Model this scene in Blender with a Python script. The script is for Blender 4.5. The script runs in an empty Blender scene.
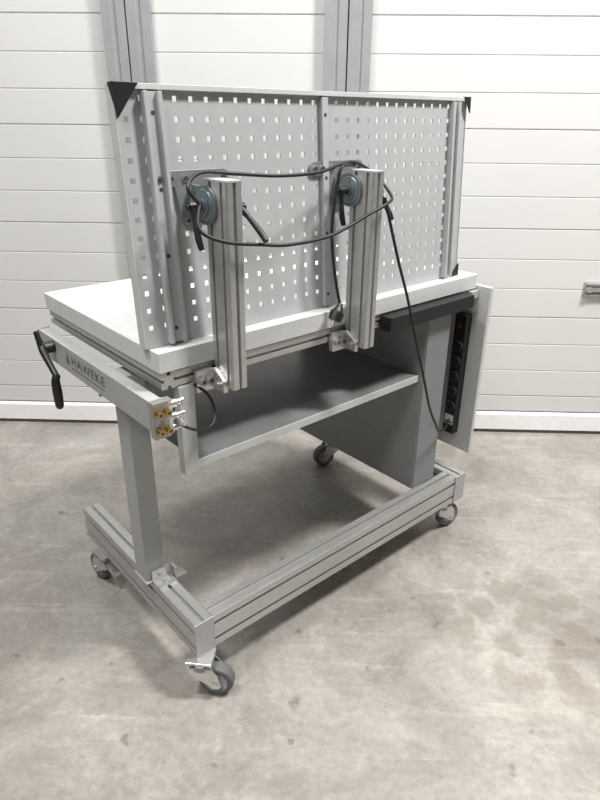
import bpy, math
import numpy as np
from mathutils import Vector, Matrix

scene = bpy.context.scene
COL = scene.collection
scene.view_settings.view_transform = 'Standard'

# ------------------------------------------------------------------ materials
def new_mat(name):
    m = bpy.data.materials.new(name); m.use_nodes = True
    nt = m.node_tree
    return m, nt, nt.nodes['Principled BSDF']

def mat(name, col, rough=.5, metal=0., noise=.04, nscale=30., bump=0., bscale=200., stretch=None):
    m, nt, b = new_mat(name)
    N, L = nt.nodes, nt.links
    tc = N.new('ShaderNodeTexCoord'); n = N.new('ShaderNodeTexNoise')
    n.inputs['Scale'].default_value = nscale; n.inputs['Detail'].default_value = 4
    if stretch:
        mp = N.new('ShaderNodeMapping'); mp.inputs['Scale'].default_value = stretch
        L.new(tc.outputs['Object'], mp.inputs['Vector']); L.new(mp.outputs['Vector'], n.inputs['Vector'])
    else:
        L.new(tc.outputs['Object'], n.inputs['Vector'])
    r = N.new('ShaderNodeValToRGB')
    r.color_ramp.elements[0].position = .3; r.color_ramp.elements[1].position = .7
    r.color_ramp.elements[0].color = [max(0, c*(1-noise)) for c in col] + [1]
    r.color_ramp.elements[1].color = [min(1, c*(1+noise)) for c in col] + [1]
    L.new(n.outputs['Fac'], r.inputs['Fac']); L.new(r.outputs['Color'], b.inputs['Base Color'])
    b.inputs['Roughness'].default_value = rough; b.inputs['Metallic'].default_value = metal
    if bump:
        n2 = N.new('ShaderNodeTexNoise'); n2.inputs['Scale'].default_value = bscale
        L.new(tc.outputs['Object'], n2.inputs['Vector'])
        bp = N.new('ShaderNodeBump'); bp.inputs['Strength'].default_value = bump
        bp.inputs['Distance'].default_value = .002
        L.new(n2.outputs['Fac'], bp.inputs['Height']); L.new(bp.outputs['Normal'], b.inputs['Normal'])
    return m

M_WHITE = mat('white_laminate', (.66, .665, .66), .4)
M_PAINT = mat('light_grey_powder_coat', (.40, .405, .40), .45, bump=.1)
M_PAINTL = mat('pale_grey_powder_coat', (.54, .545, .54), .45, bump=.1)
M_PANEL = mat('panel_grey_powder_coat', (.48, .487, .49), .45, bump=.08)
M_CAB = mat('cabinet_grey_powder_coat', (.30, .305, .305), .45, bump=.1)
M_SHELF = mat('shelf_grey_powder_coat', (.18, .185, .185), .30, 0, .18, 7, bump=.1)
M_COVER_SHADE = mat('cover_shade_grey', (.22, .23, .238), .42)  # darker than the cabinet grey: shade of its rear face put into the colour
M_COLD = mat('side_sheet_white_grey', (.58, .59, .585), .45)
M_ALU = mat('anodised_aluminium', (.54, .54, .53), .32, .6, .05, 60)
M_BLOCK = mat('milled_aluminium', (.38, .38, .37), .4, .6, .06, 60)
M_STEEL = mat('zinc_plated_steel', (.68, .675, .665), .24, .78, .08, 40)
M_BLACK = mat('black_plastic', (.012, .012, .013), .42)
M_CABLE = mat('black_rubber_cable', (.010, .010, .010), .5)
M_TEAL = mat('blue_grey_cast_metal', (.20, .24, .258), .4, .35, .15, 40, bump=.2)
M_PLATE = mat('grey_steel_plate', (.33, .35, .355), .36, .5, .1, 40)
M_BRASS = mat('brass', (.48, .33, .12), .3, .9)
M_RUBBER = mat('grey_rubber', (.13, .13, .135), .6)
M_HUB = mat('grey_plastic_hub', (.44, .44, .45), .5)
M_SOCK = mat('socket_rim', (.055, .055, .058), .3)
M_RED = mat('red_plastic', (.25, .012, .010), .35)
M_PRINT = mat('grey_print', (.15, .15, .155), .6)
M_LABEL = mat('white_label', (.75, .75, .73), .5)
M_POST = mat('grey_post_steel', (.37, .38, .39), .45, .2, .05, 20)
M_DARK = mat('dark_gap', (.05, .05, .05), .7)
M_SEAL = mat('brown_black_rubber_seal', (.07, .055, .045), .7)
M_DOOR = mat('off_white_door_coat', (.715, .712, .697), .34, 0, .012, 3, bump=.05, bscale=120)
M_SILL = mat('white_door_bottom_rail', (.96, .96, .955), .25)
M_WALL = mat('painted_wall', (.6, .6, .57), .8)

def floor_mat():
    m, nt, b = new_mat('polished_concrete')
    N, L = nt.nodes, nt.links
    tc = N.new('ShaderNodeTexCoord')
    def noise(s, d=6, rough=.6, dist=0):
        n = N.new('ShaderNodeTexNoise'); n.inputs['Scale'].default_value = s
        n.inputs['Detail'].default_value = d; n.inputs['Roughness'].default_value = rough
        n.inputs['Distortion'].default_value = dist
        L.new(tc.outputs['Object'], n.inputs['Vector']); return n.outputs['Fac']
    def ramp(f, p0, c0, p1, c1):
        r = N.new('ShaderNodeValToRGB'); e = r.color_ramp.elements
        e[0].position = p0; e[0].color = (*c0, 1); e[1].position = p1; e[1].color = (*c1, 1)
        L.new(f, r.inputs['Fac']); return r.outputs['Color']
    def mul(a, b_, fac=1., mode='MULTIPLY'):
        x = N.new('ShaderNodeMix'); x.data_type = 'RGBA'; x.blend_type = mode
        x.inputs[0].default_value = fac
        L.new(a, x.inputs[6]); L.new(b_, x.inputs[7]); return x.outputs[2]
    base = ramp(noise(2.4, 12, .76, .5), .38, (.252, .235, .213), .62, (.410, .390, .360))
    fine = ramp(noise(45, 6, .7), .3, (.82, .82, .82), .7, (1.10, 1.10, 1.10))
    c = mul(base, fine)
    tint = ramp(noise(1.3, 4, .6, .3), .40, (1.0, .975, .945), .62, (1, 1, 1))
    c = mul(c, tint)
    blot = ramp(noise(5.5, 7, .75, 1.0), .55, (1, 1, 1), .70, (1.22, 1.22, 1.22))
    c = mul(c, blot)
    sp = ramp(noise(16, 2, .5, 0), .26, (.66, .64, .61), .32, (1, 1, 1))
    c = mul(c, sp)
    for rz, lo in ((.6, .59), (-.9, .62)):
        mp0 = N.new('ShaderNodeMapping'); mp0.inputs['Scale'].default_value = (1.2, 16, 1); mp0.inputs['Rotation'].default_value = (0, 0, rz)
        L.new(tc.outputs['Object'], mp0.inputs['Vector'])
        ns = N.new('ShaderNodeTexNoise'); ns.inputs['Scale'].default_value = 1.6; ns.inputs['Detail'].default_value = 5
        L.new(mp0.outputs['Vector'], ns.inputs['Vector'])
        c = mul(c, ramp(ns.outputs['Fac'], lo, (1, 1, 1), lo+.1, (1.16, 1.16, 1.16)))
    mp = N.new('ShaderNodeMapping'); mp.vector_type = 'POINT'
    mp.inputs['Location'].default_value = (-.73, -1.51, 0)
    L.new(tc.outputs['Object'], mp.inputs['Vector'])
    ln = N.new('ShaderNodeVectorMath'); ln.operation = 'LENGTH'; L.new(mp.outputs['Vector'], ln.inputs[0])
    mr = N.new('ShaderNodeMapRange'); mr.inputs['From Min'].default_value = .20; mr.inputs['From Max'].default_value = .36
    mr.inputs['To Min'].default_value = 1; mr.inputs['To Max'].default_value = 0
    L.new(ln.outputs['Value'], mr.inputs['Value'])
    vo = N.new('ShaderNodeTexVoronoi'); vo.inputs['Scale'].default_value = 9; vo.inputs['Randomness'].default_value = .95
    wv = N.new('ShaderNodeVectorMath'); wv.operation = 'ADD'
    nn = N.new('ShaderNodeTexNoise'); nn.inputs['Scale'].default_value = 14; nn.inputs['Detail'].default_value = 5
    L.new(tc.outputs['Object'], nn.inputs['Vector'])
    sc = N.new('ShaderNodeVectorMath'); sc.operation = 'SCALE'; sc.inputs['Scale'].default_value = .12
    L.new(nn.outputs['Color'], sc.inputs[0]); L.new(sc.outputs[0], wv.inputs[0]); L.new(tc.outputs['Object'], wv.inputs[1])
    L.new(wv.outputs[0], vo.inputs['Vector'])
    st = N.new('ShaderNodeMapRange'); st.inputs['From Min'].default_value = .58; st.inputs['From Max'].default_value = .40
    L.new(vo.outputs['Distance'], st.inputs['Value'])
    ml = N.new('ShaderNodeMath'); ml.operation = 'MULTIPLY'; L.new(mr.outputs[0], ml.inputs[0]); L.new(st.outputs[0], ml.inputs[1])
    m2 = N.new('ShaderNodeMath'); m2.operation = 'MULTIPLY'; m2.inputs[1].default_value = .46; L.new(ml.outputs[0], m2.inputs[0])
    x = N.new('ShaderNodeMix'); x.data_type = 'RGBA'; L.new(m2.outputs[0], x.inputs[0]); L.new(c, x.inputs[6])
    x.inputs[7].default_value = (.185, .155, .125, 1)
    c = x.outputs[2]
    L.new(c, b.inputs['Base Color'])
    rr = N.new('ShaderNodeMapRange'); rr.inputs['To Min'].default_value = .16; rr.inputs['To Max'].default_value = .42
    L.new(noise(3, 5), rr.inputs['Value']); L.new(rr.outputs[0], b.inputs['Roughness'])
    b.inputs['Specular IOR Level'].default_value = .6
    bp = N.new('ShaderNodeBump'); bp.inputs['Strength'].default_value = .08; bp.inputs['Distance'].default_value = .003
    L.new(noise(60, 3), bp.inputs['Height']); L.new(bp.outputs['Normal'], b.inputs['Normal'])
    return m
M_FLOOR = floor_mat()

# ------------------------------------------------------------------ mesh builder
class MB:
    def __init__(s): s.v = []; s.f = []; s.m = []; s.sm = []
    def add(s, vs, fs, mi=0, smooth=False):
        o = len(s.v); s.v += [tuple(map(float, v)) for v in vs]
        for f in fs: s.f.append([i+o for i in f]); s.m.append(mi); s.sm.append(smooth)
        return s
    def box(s, x0, y0, z0, x1, y1, z1, mi=0):
        v = [(x, y, z) for z in (z0, z1) for y in (y0, y1) for x in (x0, x1)]
        return s.add(v, [(0, 2, 3, 1), (4, 5, 7, 6), (0, 1, 5, 4), (2, 6, 7, 3), (0, 4, 6, 2), (1, 3, 7, 5)], mi)
    def prism(s, poly, axis, a0, a1, mi=0):
        k = 'xyz'.index(axis); n = len(poly); vs = []
        for a in (a0, a1):
            for p, q in poly:
                c = [0, 0, 0]; c[k] = a; c[(k+1) % 3] = p; c[(k+2) % 3] = q; vs.append(c)
        fs = [[(i+1) % n + 0, i, n+i, n+(i+1) % n][::-1] for i in range(n)]
        fs.append(list(range(n))[::-1]); fs.append([n+i for i in range(n)])
        return s.add(vs, fs, mi)
    def cyl(s, p0, p1, r0, r1=None, n=20, mi=0, cap=True):
        r1 = r0 if r1 is None else r1
        p0 = Vector(p0); p1 = Vector(p1); d = (p1-p0).normalized()
        u = d.orthogonal().normalized(); w = d.cross(u)
        vs = []
        for p, r in ((p0, r0), (p1, r1)):
            for i in range(n):
                t = 2*math.pi*i/n; vs.append(p+u*math.cos(t)*r+w*math.sin(t)*r)
        s.add(vs, [(i, (i+1) % n, n+(i+1) % n, n+i) for i in range(n)], mi, True)
        if cap: s.add(vs, [list(range(n))[::-1], [n+i for i in range(n)]], mi)
        return s
    def tube(s, pts, r, n=10, mi=0, sub=8, rads=None):
        P = [Vector(p) for p in pts]; out = []; R = []
        rads = rads or [r]*len(P)
        for i in range(len(P)-1):
            a = P[max(i-1, 0)]; b = P[i]; c = P[i+1]; d = P[min(i+2, len(P)-1)]
            for k in range(sub):
                t = k/sub
                out.append(.5*((2*b)+(c-a)*t+(2*a-5*b+4*c-d)*t*t+(3*b-a-3*c+d)*t**3)); R.append(rads[i]*(1-t)+rads[i+1]*t)
        out.append(P[-1]); R.append(rads[-1])
        vs = []; up = None
        for i, p in enumerate(out):
            t = (out[min(i+1, len(out)-1)]-out[max(i-1, 0)]).normalized()
            if up is None: up = t.orthogonal().normalized()
            up = (up-t*up.dot(t)).normalized(); w = t.cross(up)
            for j in range(n):
                a = 2*math.pi*j/n; vs.append(p+(up*math.cos(a)+w*math.sin(a))*R[i])
        m = len(out); fs = [(i*n+j, i*n+(j+1) % n, (i+1)*n+(j+1) % n, (i+1)*n+j) for i in range(m-1) for j in range(n)]
        s.add(vs, fs, mi, True); s.add(vs, [list(range(n))[::-1], [(m-1)*n+j for j in range(n)]], mi)
        return s
    def profile(s, axis, o, length, w, h, nw, nh, slot=.009, depth=.008, mi=0):
        k = 'xyz'.index(axis); p0, q0 = o[(k+1) % 3], o[(k+2) % 3]
        pts = []
        for (ax, ay, dx, dy, nx, ny, L_, n_) in ((0, 0, 1, 0, 0, 1, w, nw), (w, 0, 0, 1, -1, 0, h, nh), (w, h, -1, 0, 0, -1, w, nw), (0, h, 0, -1, 1, 0, h, nh)):
            c = .0025
            pts.append((ax+dx*c, ay+dy*c))
            for i in range(n_):
                t = L_*(i+.5)/n_; a = t-slot/2; b = t+slot/2
                pts += [(ax+dx*a, ay+dy*a), (ax+dx*a+nx*depth, ay+dy*a+ny*depth), (ax+dx*b+nx*depth, ay+dy*b+ny*depth), (ax+dx*b, ay+dy*b)]
            pts.append((ax+dx*(L_-c), ay+dy*(L_-c)))
        return s.prism([(p0+x, q0+y) for x, y in pts], axis, o[k], o[k]+length, mi)
    def obj(s, name, mats, parent=None, bevel=0, label=None, loc=None):
        me = bpy.data.meshes.new(name); me.from_pydata(s.v, [], s.f)
        for m in (mats if isinstance(mats, (list, tuple)) else [mats]): me.materials.append(m)
        for p, mi, sm in zip(me.polygons, s.m, s.sm): p.material_index = mi; p.use_smooth = sm
        me.validate(); me.update()
        o = bpy.data.objects.new(name, me); COL.objects.link(o)
        if parent: o.parent = parent
        if loc: o.location = loc
        if bevel:
            b = o.modifiers.new('bevel', 'BEVEL'); b.width = bevel; b.segments = 2; b.limit_method = 'ANGLE'
        if label: o['label'] = label
        return o

# ------------------------------------------------------------------ camera
f, yaw, pitch, roll, a = 615.75, .0258, .4318, .0102, .7465
cy, sy = math.cos(yaw), math.sin(yaw)
F = Vector((-sy*math.cos(pitch), cy*math.cos(pitch), -math.sin(pitch)))
r = Vector((cy, sy, 0)); d = F.cross(r)
c, s_ = math.cos(roll), math.sin(roll)
R = c*r-s_*d; D = s_*r+c*d
cam = bpy.data.cameras.new('camera'); co = bpy.data.objects.new('camera', cam); COL.objects.link(co)
co.matrix_world = Matrix(((R.x, -D.x, -F.x, 0), (R.y, -D.y, -F.y, 0), (R.z, -D.z, -F.z, 1.5), (0, 0, 0, 1)))
cam.sensor_fit = 'VERTICAL'; cam.sensor_height = 24; cam.lens = 24*f/800
cam.clip_start = .05
scene.camera = co

# ------------------------------------------------------------------ setting
def structure(o): o['kind'] = 'structure'; return o
WY = 2.915
structure(MB().box(-4.5, -3.2, -.05, 5.5, 3.3, 0).obj('floor', M_FLOOR))
structure(MB().box(-4.5, 3.08, 0, 5.5, 3.3, 3.6).obj('wall_back', M_WALL))

def door(name, x0, x1):
    prof = [(WY+.045, 0.118), (WY+.006, .118)]
    top = 3.1
    zs = [.1200]+[.2075+.139*i for i in range(30)]
    for i in range(len(zs)-1):
        z0, z1 = zs[i], zs[i+1]
        if z1 > top: break
        dp = .005 if i % 3 == 0 else .003
        g = .0028 if i % 3 == 0 else .0018
        prof += [(WY, z0+.003), (WY, z1-g-.002), (WY+dp, z1-g), (WY+dp, z1+g*.2)]
    prof += [(WY, prof[-1][1]+.004), (WY, top), (WY+.045, top)]
    o = structure(MB().prism(prof, 'x', x0, x1).obj(name, M_DOOR))
    MB().prism([(WY+.03, .018), (WY-.012, .018), (WY-.012, .103), (WY-.006, .110), (WY+.004, .113), (WY+.03, .113)], 'x', x0, x1).obj('bottom_rail', M_SILL, o)
    MB().box(x0, WY-.010, 0.0, x1, WY+.03, .018).obj('rubber_seal', M_SEAL, o)
    return o
d1 = door('door_1', -3.6, -.893)
d2 = door('door_2', -.695, .008)
d3 = door('door_3', .200, 4.6)
for i, (x0, x1) in enumerate(((-.893, -.695), (.008, .20))):
    xm = (x0+x1)/2; b = MB()
    for s0, s1 in ((x0, xm-.003), (xm+.003, x1)):
        w = s1-s0
        b.prism([(s0, WY+.02), (s0, WY-.035), (s0+w*.38, WY-.035), (s0+w*.42, WY-.030), (s0+w*.58, WY-.030), (s0+w*.62, WY-.035), (s1, WY-.035), (s1, WY+.02)][::-1], 'z', 0, 3.1)
    b.box(xm-.003, WY-.01, 0, xm+.003, WY+.02, 3.1, 1)
    structure(b.obj('trim_%d' % (i+1), [M_POST, M_DARK]))
b = MB().box(1.262, WY-.006, .735, 1.372, WY, .803).box(1.270, WY-.020, .740, 1.364, WY-.006, .747).box(1.270, WY-.020, .791, 1.364, WY-.006, .798)
b.box(1.285, WY-.026, .761, 1.372, WY-.006, .777, 1).cyl((1.285, WY-.006, .769), (1.285, WY-.030, .769), .014, mi=1)
b.obj('latch', [M_ALU, M_STEEL], d3, .002)

# ------------------------------------------------------------------ workbench
root = bpy.data.objects.new('workbench', None); COL.objects.link(root)
root.location = (-.3116, 1.2457, 0); root.rotation_euler = (0, 0, a)
root['label'] = 'light grey mobile workbench on castors with tilting perforated back panel'
root['category'] = 'workbench'

Z1, Z2 = .131, .245
def foot(name, x0):
    b = MB(); b.profile('y', (x0, 0, Z1), .722, Z2-Z1, .060, 2, 1, slot=.010, depth=.012)
    b.box(x0-.0005, -.0035, Z1-.0005, x0+.0605, 0, Z2+.0005, 1)
    return b.obj(name, [M_ALU, M_HUB], root)
foot('foot_rail', 0.0); foot('foot_rail', 1.172)
MB().profile('x', (.060, 0.0, Z1), 1.112, .060, Z2-Z1, 1, 2, slot=.010, depth=.012).obj('cross_rail', M_ALU, root)
b = MB().box(-.015, .232, Z2, .045, .300, .905).box(-.020, .226, Z2, .050, .306, Z2+.006)
b.obj('leg', M_PAINT, root, .003)
b = MB().prism([(Z2, .062), (Z2, .100), (Z2+.005, .100), (Z2+.04, .067), (Z2+.04, .062)][::-1], 'y', .20, .228)
b.box(.0, .185, Z2, .058, .232, Z2+.006).box(.0, .224, Z2, .058, .231, Z2+.04)
b.cyl((.03, .205, Z2+.006), (.03, .205, Z2+.013), .008, n=6)
b.obj('corner_bracket', M_STEEL, root, .001)

def castor_mesh():
    plate = MB().box(-.036, -.032, .123, .036, .032, .131).cyl((0, 0, .108), (0, 0, .124), .028, n=28).cyl((0, 0, .098), (0, 0, .108), .033, .028, n=28)
    for sx in (-1, 1):
        for sy_ in (-1, 1): plate.cyl((sx*.028, sy_*.024, .117), (sx*.028, sy_*.024, .124), .007, n=6)
    fork = MB()
    for y in (-.027, .0235):
        fork.prism([(.108, -.034), (.108, .032), (.085, .050), (.045, .058), (.034, .052), (.034, .034), (.050, .016), (.078, -.030)], 'y', y, y+.0035)
    fork.box(-.034, -.027, .102, .032, .027, .108).box(-.034, -.027, .078, -.031, .027, .108)
    fork.cyl((.042, -.032, .05), (.042, .032, .05), .009, n=6)
    wheel = MB()
    prof = [(.008, .021), (.014, .021), (.016, .015), (.030, .014), (.033, .0185), (.041, .0185), (.047, .0165), (.050, .010)]
    full = prof+[(rr, -hh) for rr, hh in prof[::-1]]
    n = 40; vs = []
    for rr, hh in full:
        for i in range(n):
            t = 2*math.pi*i/n; vs.append((.042+rr*math.cos(t), hh, .05+rr*math.sin(t)))
    m = len(full)
    for k in range(m-1):
        rmax = max(full[k][0], full[k+1][0])
        wheel.add(vs, [(k*n+i, k*n+(i+1) % n, (k+1)*n+(i+1) % n, (k+1)*n+i) for i in range(n)], 0 if rmax > .0335 else 1, True)
    wheel.add(vs, [list(range(n)), [(m-1)*n+i for i in range(n)][::-1]], 1)
    pedal = MB().prism([(.070, -.034), (.090, -.030), (.088, -.052), (.074, -.066), (.062, -.070), (.060, -.062), (.066, -.054)], 'y', -.017, .017)
    return plate, fork, wheel, pedal
plate, fork, wheel, pedal = castor_mesh()
c0 = plate.obj('castor', M_STEEL, root, .0008)
kids = [wheel.obj('wheel', [M_RUBBER, M_HUB], c0), fork.obj('fork', M_STEEL, c0, .0008)]
def place(o, x, y, th): o.location = (x, y, 0); o.rotation_euler = (0, 0, th)
place(c0, .014, .000, math.atan2(-.66, .60))
for (x, y, th, br) in ((.012, .600, math.atan2(.85, -.1), 1), (1.155, .040, math.atan2(-.1, 1), 0), (1.18, .690, math.atan2(.3, -1), 0)):
    cc = c0.copy(); COL.objects.link(cc); cc.parent = root; place(cc, x, y, th)
    for ch in kids:
        q = ch.copy(); COL.objects.link(q); q.parent = cc
    if br: pedal.obj('brake_pedal', M_STEEL, cc, .001)

# table
TX0, TX1, TY0, TY1 = .000, 1.240, .064, .752
MB().box(TX0, TY0, .960, TX1, TY1, 1.010).obj('table_top', M_WHITE, root, .002)
b = MB()
b.profile('x', (.047, .070, .916), 1.148, .042, .042, 1, 1)
b.profile('x', (.047, .700, .916), 1.148, .042, .042, 1, 1)
b.profile('y', (.005, .070, .916), .672, .042, .042, 1, 1)
b.profile('y', (1.195, .070, .916), .672, .042, .042, 1, 1)
b.obj('table_frame', M_ALU, root)
MB().box(.046, .064, .672, .088, .090, .914).obj('shelf_bracket', M_PAINTL, root, .001)
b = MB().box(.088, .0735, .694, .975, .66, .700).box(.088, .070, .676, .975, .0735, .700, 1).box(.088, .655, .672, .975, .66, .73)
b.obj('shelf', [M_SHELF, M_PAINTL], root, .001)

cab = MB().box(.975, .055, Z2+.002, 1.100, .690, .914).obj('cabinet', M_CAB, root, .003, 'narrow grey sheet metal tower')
MB().box(.978, .052, .255, 1.097, .055, .90).obj('shaded_cover_plate', M_COVER_SHADE, cab, .001)  # rear sheet, toned darker to paint in the shade on this side
side = MB().box(1.242, .004, .325, 1.259, .55, .972).obj('side_panel', M_COLD, root, .002, 'white upright sheet metal side panel')
MB().box(1.20, .05, .93, 1.242, .5, .955).obj('strut', M_PAINT, side)
ps = MB().box(1.208, .064, .395, 1.242, .110, .865).box(1.2074, .068, .432, 1.208, .106, .472, 1).obj('power_strip', [M_BLACK, M_LABEL], root, .002, 'black power strip with round sockets and a red switch')
MB().box(1.2068, .072, .437, 1.2074, .102, .445).obj('barcode', M_BLACK, ps)
for i in range(5):
    z = .51+.060*i
    MB().cyl((1.2075, .087, z), (1.202, .087, z), .020, n=28).cyl((1.202, .087, z), (1.2015, .087, z), .0165, n=28, mi=1).obj('socket', [M_SOCK, M_CABLE], ps)
MB().box(1.203, .082, .817, 1.208, .093, .835).obj('switch', M_RED, ps, .001)

b = MB().box(.752, .022, .912, 1.172, .026, .956).box(.752, .026, .952, 1.172, .066, .956).box(.752, .026, .912, 1.172, .066, .916)
b.box(.750, .022, .912, .754, .066, .956).box(1.170, .022, .912, 1.174, .066, .956)
b.obj('cable_tray', M_CABLE, root, .001, 'black tray under the rear edge')

bar = MB().box(-.050, .030, .842, -.018, .700, .918).box(-.052, .026, .839, -.016, .032, .921).box(-.052, .700, .839, -.016, .704, .921).obj('crank_housing', M_PAINT, root, .003)
def text(body, size, M, parent, mt):
    cu = bpy.data.curves.new('t', 'FONT'); cu.body = body; cu.size = size; cu.extrude = .0003; cu.space_character = 1.12
    to = bpy.data.objects.new('t', cu); COL.objects.link(to)
    dg = bpy.context.evaluated_depsgraph_get(); dg.update()
    me = bpy.data.meshes.new_from_object(to.evaluated_get(dg))
    bpy.data.objects.remove(to); me.transform(M); me.materials.clear(); me.materials.append(mt)
    o = bpy.data.objects.new('lettering', me); COL.objects.link(o); o.parent = parent; return o
Mt = Matrix(((0, 0, -1, -.0508), (-1.25, 0, 0, .470), (0, 1, 0, .876), (0, 0, 0, 1)))
text('HAWEKE', .038, Mt, bar, M_PRINT)
MB().prism([(.482, .872), (.506, .872), (.494, .905)], 'x', -.0512, -.0500).obj('emblem', M_PRINT, bar)
MB().box(-.0508, .27, .863, -.050, .470, .8655).obj('small_print', M_PRINT, bar)
b = MB().cyl((-.050, .592, .895), (-.078, .592, .895), .017, n=24)
b.tube([(-.070, .594, .905), (-.084, .590, .896), (-.088, .527, .862), (-.088, .490, .838)], .01, rads=[.011, .011, .009, .009])
b.tube([(-.088, .490, .850), (-.095, .488, .832), (-.095, .488, .80), (-.095, .488, .762), (-.095, .488, .750)], .015, rads=[.009, .0115, .013, .012, .008], n=16)
b.tube([(-.084, .594, .900), (-.090, .602, .945)], .01, rads=[.010, .007])
b.obj('crank_handle', M_BLACK, bar, 0, 'black crank handle')
blk = MB().box(-.055, .004, .832, -.016, .026, .922).obj('connector_block', M_BLOCK, bar, .001)
for z in (.853, .898):
    for x in (-.045, -.024):
        b = MB(); b.cyl((x, .004, z), (x, .000, z), .0095, n=6); b.cyl((x, .000, z), (x, -.008, z), .0065, n=16); b.cyl((x, -.008, z), (x, -.012, z), .008, n=16); b.cyl((x, -.012, z), (x, -.0125, z), .004, n=12, mi=1)
        b.obj('brass_fitting', [M_BRASS, M_DARK], blk)
b = MB()
for z in (.845, .873, .905):
    b.cyl((-.012, .018, z), (.008, .018, z), .010, n=6); b.cyl((.008, .018, z), (.022, .018, z), .007, n=16); b.cyl((.022, .018, z), (.028, .018, z), .009, n=6)
b.box(-.016, .01, .835, -.004, .03, .92)
b.cyl((.012, .018, .86), (.012, -.002, .86), .008, n=6).cyl((.012, -.002, .86), (.012, -.012, .86), .0055, n=12)
b.obj('steel_fitting', M_STEEL, blk)

def post(x, zb):
    p = MB().profile('z', (x, -.014, zb), 1.373-zb, .041, .082, 1, 2, slot=.0085, depth=.010).obj('support_post', M_ALU, root)
    MB().box(x-.0005, -.0145, 1.373, x+.0415, .0685, 1.377).obj('end_cap', M_HUB, p)
    bb = MB()
    x0, x1 = x-.060, x
    bb.box(x0, .052, .892, x1, .067, .946)
    bb.prism([(.010, .892), (.010, .920), (.052, .946), (.067, .946), (.067, .892)], 'x', x-.012, x)
    for q in (.22, .58):
        cx = x0+(x1-x0)*q
        bb.cyl((cx, .052, .920), (cx, .0495, .920), .014, n=20); bb.cyl((cx, .0495, .920), (cx, .040, .920), .010, n=20, mi=1)
        bb.cyl((cx, .040, .920), (cx, .0395, .920), .0052, n=6, mi=2)
    bb.cyl((x-.012, .030, .907), (x-.021, .030, .907), .009, n=20, mi=1)
    xx = x+.041
    bb.box(xx, .052, .892, xx+.034, .067, .946)
    bb.prism([(.010, .892), (.010, .920), (.052, .946), (.067, .946), (.067, .892)], 'x', xx, xx+.010)
    bb.cyl((xx+.021, .052, .920), (xx+.021, .042, .920), .010, n=20, mi=1)
    bb.obj('clamp_bracket', [M_STEEL, M_BLOCK, M_DARK], p, .001)
    return p
PL = post(.150, .903); PR = post(.598, .905)

def lever(hub, axis, end, parent):
    h = Vector(hub); ax = Vector(axis).normalized(); e = Vector(end)
    bb = MB().cyl(h, h+ax*.028, .011, .010, n=20).cyl(h+ax*.028, h+ax*.032, .006, n=12)
    s0 = h+ax*.018
    mid = s0.lerp(e, .3)+ax*.006
    bb.tube([s0, mid, s0.lerp(e, .75)+ax*.012, e+ax*.012], .008, rads=[.009, .006, .0075, .0065], n=12)
    return bb.obj('clamp_lever', M_BLACK, parent, 0, 'black clamping lever')

PX0, PX1, PZ0, PZ1, PY = -.006, 1.166, 1.014, 1.554, .104
TILT = .064
def py(z): return PY+(z-PZ0)*math.tan(TILT)
def hinge(x, cy_, cz, e1, e2):
    h = MB()
    h.cyl((x-.007, cy_, cz), (x-.001, cy_, cz), .042, n=40)
    h.cyl((x-.011, cy_, cz), (x-.007, cy_, cz), .033, .035, n=40)
    h.cyl((x-.014, cy_, cz), (x-.011, cy_, cz), .024, n=32)
    h.cyl((x-.018, cy_, cz), (x-.014, cy_, cz), .016, n=24)
    yb = py(cz)-.012
    h.prism([(yb, cz+.040), (yb, cz-.040), (cy_-.01, cz-.038), (cy_-.01, cz+.038)][::-1], 'x', x-.007, x-.001)
    o = h.obj('tilt_hinge', M_TEAL, root, .0012, 'blue-grey friction disc hinge')
    pts = []
    for k in range(9):
        t = -math.pi/2-math.pi*k/8
        pts.append((.052+.017*math.sin(t), -.078+.017*math.cos(t)))
    for k in range(9):
        t = math.pi/2-math.pi*k/8
        pts.append((.052+.017*math.sin(t), .084+.017*math.cos(t)))
    pts += [(.035, .046), (-.040, .030), (-.050, .020), (-.050, -.022), (-.040, -.032), (.035, -.044)]
    q = MB().prism(pts, 'y', -.005, 0)
    for xx, zz in ((-.078, .052), (.084, .052), (-.052, .052), (-.018, -.038), (-.016, .052)):
        q.cyl((xx, -.005, zz), (xx, -.0075, zz), .008, n=16, mi=1); q.cyl((xx, -.0075, zz), (xx, -.011, zz), .005, n=6, mi=2)
    pl = q.obj('mounting_plate', [M_PLATE, M_STEEL, M_DARK], o, .001, 'flat grey steel plate with bolts')
    pl.location = (x, py(cz)-.003, cz); pl.rotation_euler = (-TILT, 0, 0)
    lever((x-.018, cy_, cz), (-1, 0, 0), e1, o)
    lever((x+.040, .02, cz-.005), (1, 0, 0), e2, o)
    return o
hinge(.150, .062, 1.322, (.122, .028, 1.234), (.212, -.052, 1.252))
hinge(.598, .064, 1.326, (.574, .050, 1.240), (.664, -.016, 1.252))

# ------------------------------------------------------------------ perforated panel (modelled upright, then tilted)
H_ = PZ1-PZ0
pitch_, hole = .0395, .0114
xs = [PX0]; zs = [0.]
hx = [.013+pitch_*i for i in range(30)]; hx = [h for h in hx if h < PX1-.008]; hz = [.044+pitch_*i for i in range(13)]
for h_ in hx: xs += [h_-hole/2, h_+hole/2]
for h_ in hz: zs += [h_-hole/2, h_+hole/2]
xs.append(PX1); zs.append(H_)
vs = [(x, 0, z) for z in zs for x in xs]; nx = len(xs); fs = []
for j in range(len(zs)-1):
    for i in range(nx-1):
        if i % 2 == 1 and j % 2 == 1: continue
        fs.append((j*nx+i, j*nx+i+1, (j+1)*nx+i+1, (j+1)*nx+i))
panel = MB().add(vs, fs).obj('perforated_panel', M_PANEL, root, 0, 'grey perforated sheet panel with square holes')
panel.location = (0, PY, PZ0); panel.rotation_euler = (-TILT, 0, 0)
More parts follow.
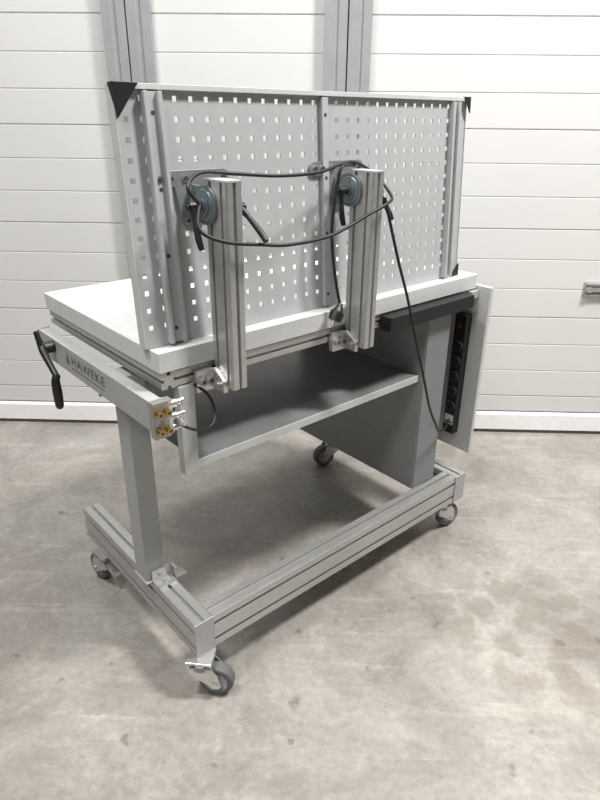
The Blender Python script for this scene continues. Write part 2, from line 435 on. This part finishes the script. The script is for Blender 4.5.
sm = panel.modifiers.new('thickness', 'SOLIDIFY'); sm.thickness = .003; sm.offset = -1
b = MB()
b.box(PX0-.003, -.003, 0, PX0, .026, H_).box(PX1, -.003, 0, PX1+.003, .026, H_)
b.box(PX0-.003, -.012, H_, PX1+.003, .026, H_+.004).box(PX0-.003, -.012, H_-.007, PX1+.003, -.010, H_+.001)
b.box(PX0-.003, 0, -.003, PX1+.003, .026, 0)
b.obj('panel_rim', M_COLD, panel, .0008)
def rib(x0, x1, dep=.018):
    t = .003
    b = MB().prism([(x0, 0), (x0, -dep), (x0+t*3, -dep), (x0+t*3, -dep+t), (x0+t*3, -dep*.5), (x1-t*3, -dep*.5), (x1-t*3, -dep+t), (x1-t*3, -dep), (x1, -dep), (x1, 0)] if x1-x0 > .03 else
                   [(x0, 0), (x0, -dep), (x1, -dep), (x1, 0)], 'z', .002, H_-.010)
    xm = (x0+x1)/2; yy = -dep*.5 if x1-x0 > .03 else -dep
    for z in (.035, .20, H_-.20, H_-.05):
        b.cyl((xm, yy+.0001, z), (xm, yy-.0006, z), .0045, n=14, mi=1)
    b.obj('stiffening_rib', [M_PANEL, M_DARK], panel, .0008)
rib(.050, .092, .020); rib(.545, .566, .012); rib(1.082, 1.118, .020)
def ccap(bb): bb.obj('corner_cap', M_BLACK, panel, .0008)
ccap(MB().prism([(H_+.005, PX0-.005), (H_+.005, PX0+.050), (H_-.060, PX0-.002), (H_-.060, PX0-.005)], 'y', -.0155, -.0125)
     .prism([(-.014, H_-.055), (-.014, H_+.005), (.012, H_+.005)][::-1], 'x', PX0-.005, PX0-.003).box(PX0-.005, -.014, H_+.004, PX0+.045, .012, H_+.0055))
ccap(MB().prism([(H_+.005, PX1+.005), (H_-.040, PX1+.005), (H_-.040, PX1+.002), (H_+.005, PX1-.026)], 'y', -.0155, -.0125)
     .box(PX1-.024, -.014, H_+.004, PX1+.005, .012, H_+.0055))
ccap(MB().prism([(-.003, PX1+.005), (-.003, PX1-.040), (.036, PX1-.000), (.036, PX1+.005)][::-1], 'y', -.008, -.005))

# ------------------------------------------------------------------ cables and plug
CR = .0042
b = MB()
b.tube([(.105, .02, 1.33), (.085, .03, 1.366), (.135, .055, 1.390), (.22, .05, 1.384), (.33, .03, 1.376), (.45, .03, 1.378), (.55, .06, 1.390), (.62, .07, 1.392), (.665, .04, 1.36),
        (.668, -.015, 1.315), (.635, -.035, 1.300), (.56, -.038, 1.278), (.427, -.044, 1.242), (.30, -.044, 1.235), (.221, -.038, 1.243), (.13, -.030, 1.258), (.086, -.005, 1.284), (.105, .02, 1.33)], CR)
b.tube([(.62, .075, 1.385), (.56, .06, 1.385), (.538, .055, 1.34), (.520, .05, 1.233), (.530, .045, 1.12), (.545, .035, 1.03)], CR)
b.tube([(.655, -.005, 1.31), (.668, -.02, 1.24), (.70, -.03, 1.14), (.755, -.03, 1.022), (.825, -.03, .85), (.87, -.03, .742), (.93, -.02, .62), (.99, -.01, .535), (1.04, .01, .485), (1.12, .04, .46), (1.205, .085, .45)], CR)
b.obj('power_cable', M_CABLE, root, 0, 'black power cable looped round the posts')
P0 = Vector((.546, .034, 1.036)); dr = Vector((-.55, -.10, -.83)).normalized(); pr = dr.orthogonal().normalized()
b = MB().tube([P0, P0+dr*.012, P0+dr*.026], .01, rads=[.006, .010, .018], n=16)
b.cyl(P0+dr*.026, P0+dr*.040, .0195, n=24).cyl(P0+dr*.040, P0+dr*.048, .0185, n=24)
for sg in (-1, 1): b.cyl(P0+dr*.048+pr*sg*.009, P0+dr*.066+pr*sg*.009, .0026, n=8, mi=1)
b.obj('power_plug', [M_BLACK, M_STEEL], root, 0, 'black mains plug')
b = MB().tube([(.012, .0, .852), (.04, -.01, .835), (.085, .0, .822), (.115, .02, .840), (.112, .04, .885), (.085, .06, .915)], .0036)
b.obj('hose', M_CABLE, blk, 0, 'thin black hose')

# ------------------------------------------------------------------ light
w = bpy.data.worlds.new('world'); scene.world = w; w.use_nodes = True
w.node_tree.nodes['Background'].inputs[0].default_value = (.96, .98, 1, 1)
w.node_tree.nodes['Background'].inputs[1].default_value = .09
def area(name, loc, size, sizey, e, col=(1, .985, .965)):
    l = bpy.data.lights.new(name, 'AREA'); l.shape = 'RECTANGLE'; l.size = size; l.size_y = sizey; l.energy = e; l.color = col
    o = bpy.data.objects.new(name, l); COL.objects.link(o); o.location = loc
    return o
area('ceiling_lamp', (-1.5, .8, 4.6), .8, .5, 110)
area('ceiling_lamp', (1.9, 1.4, 4.4), .8, .5, 250)
area('ceiling_lamp', (.0, 1.9, 4.6), .6, .5, 40)
area('ceiling_lamp', (-1.2, -1.2, 4.6), 1.2, .6, 75)
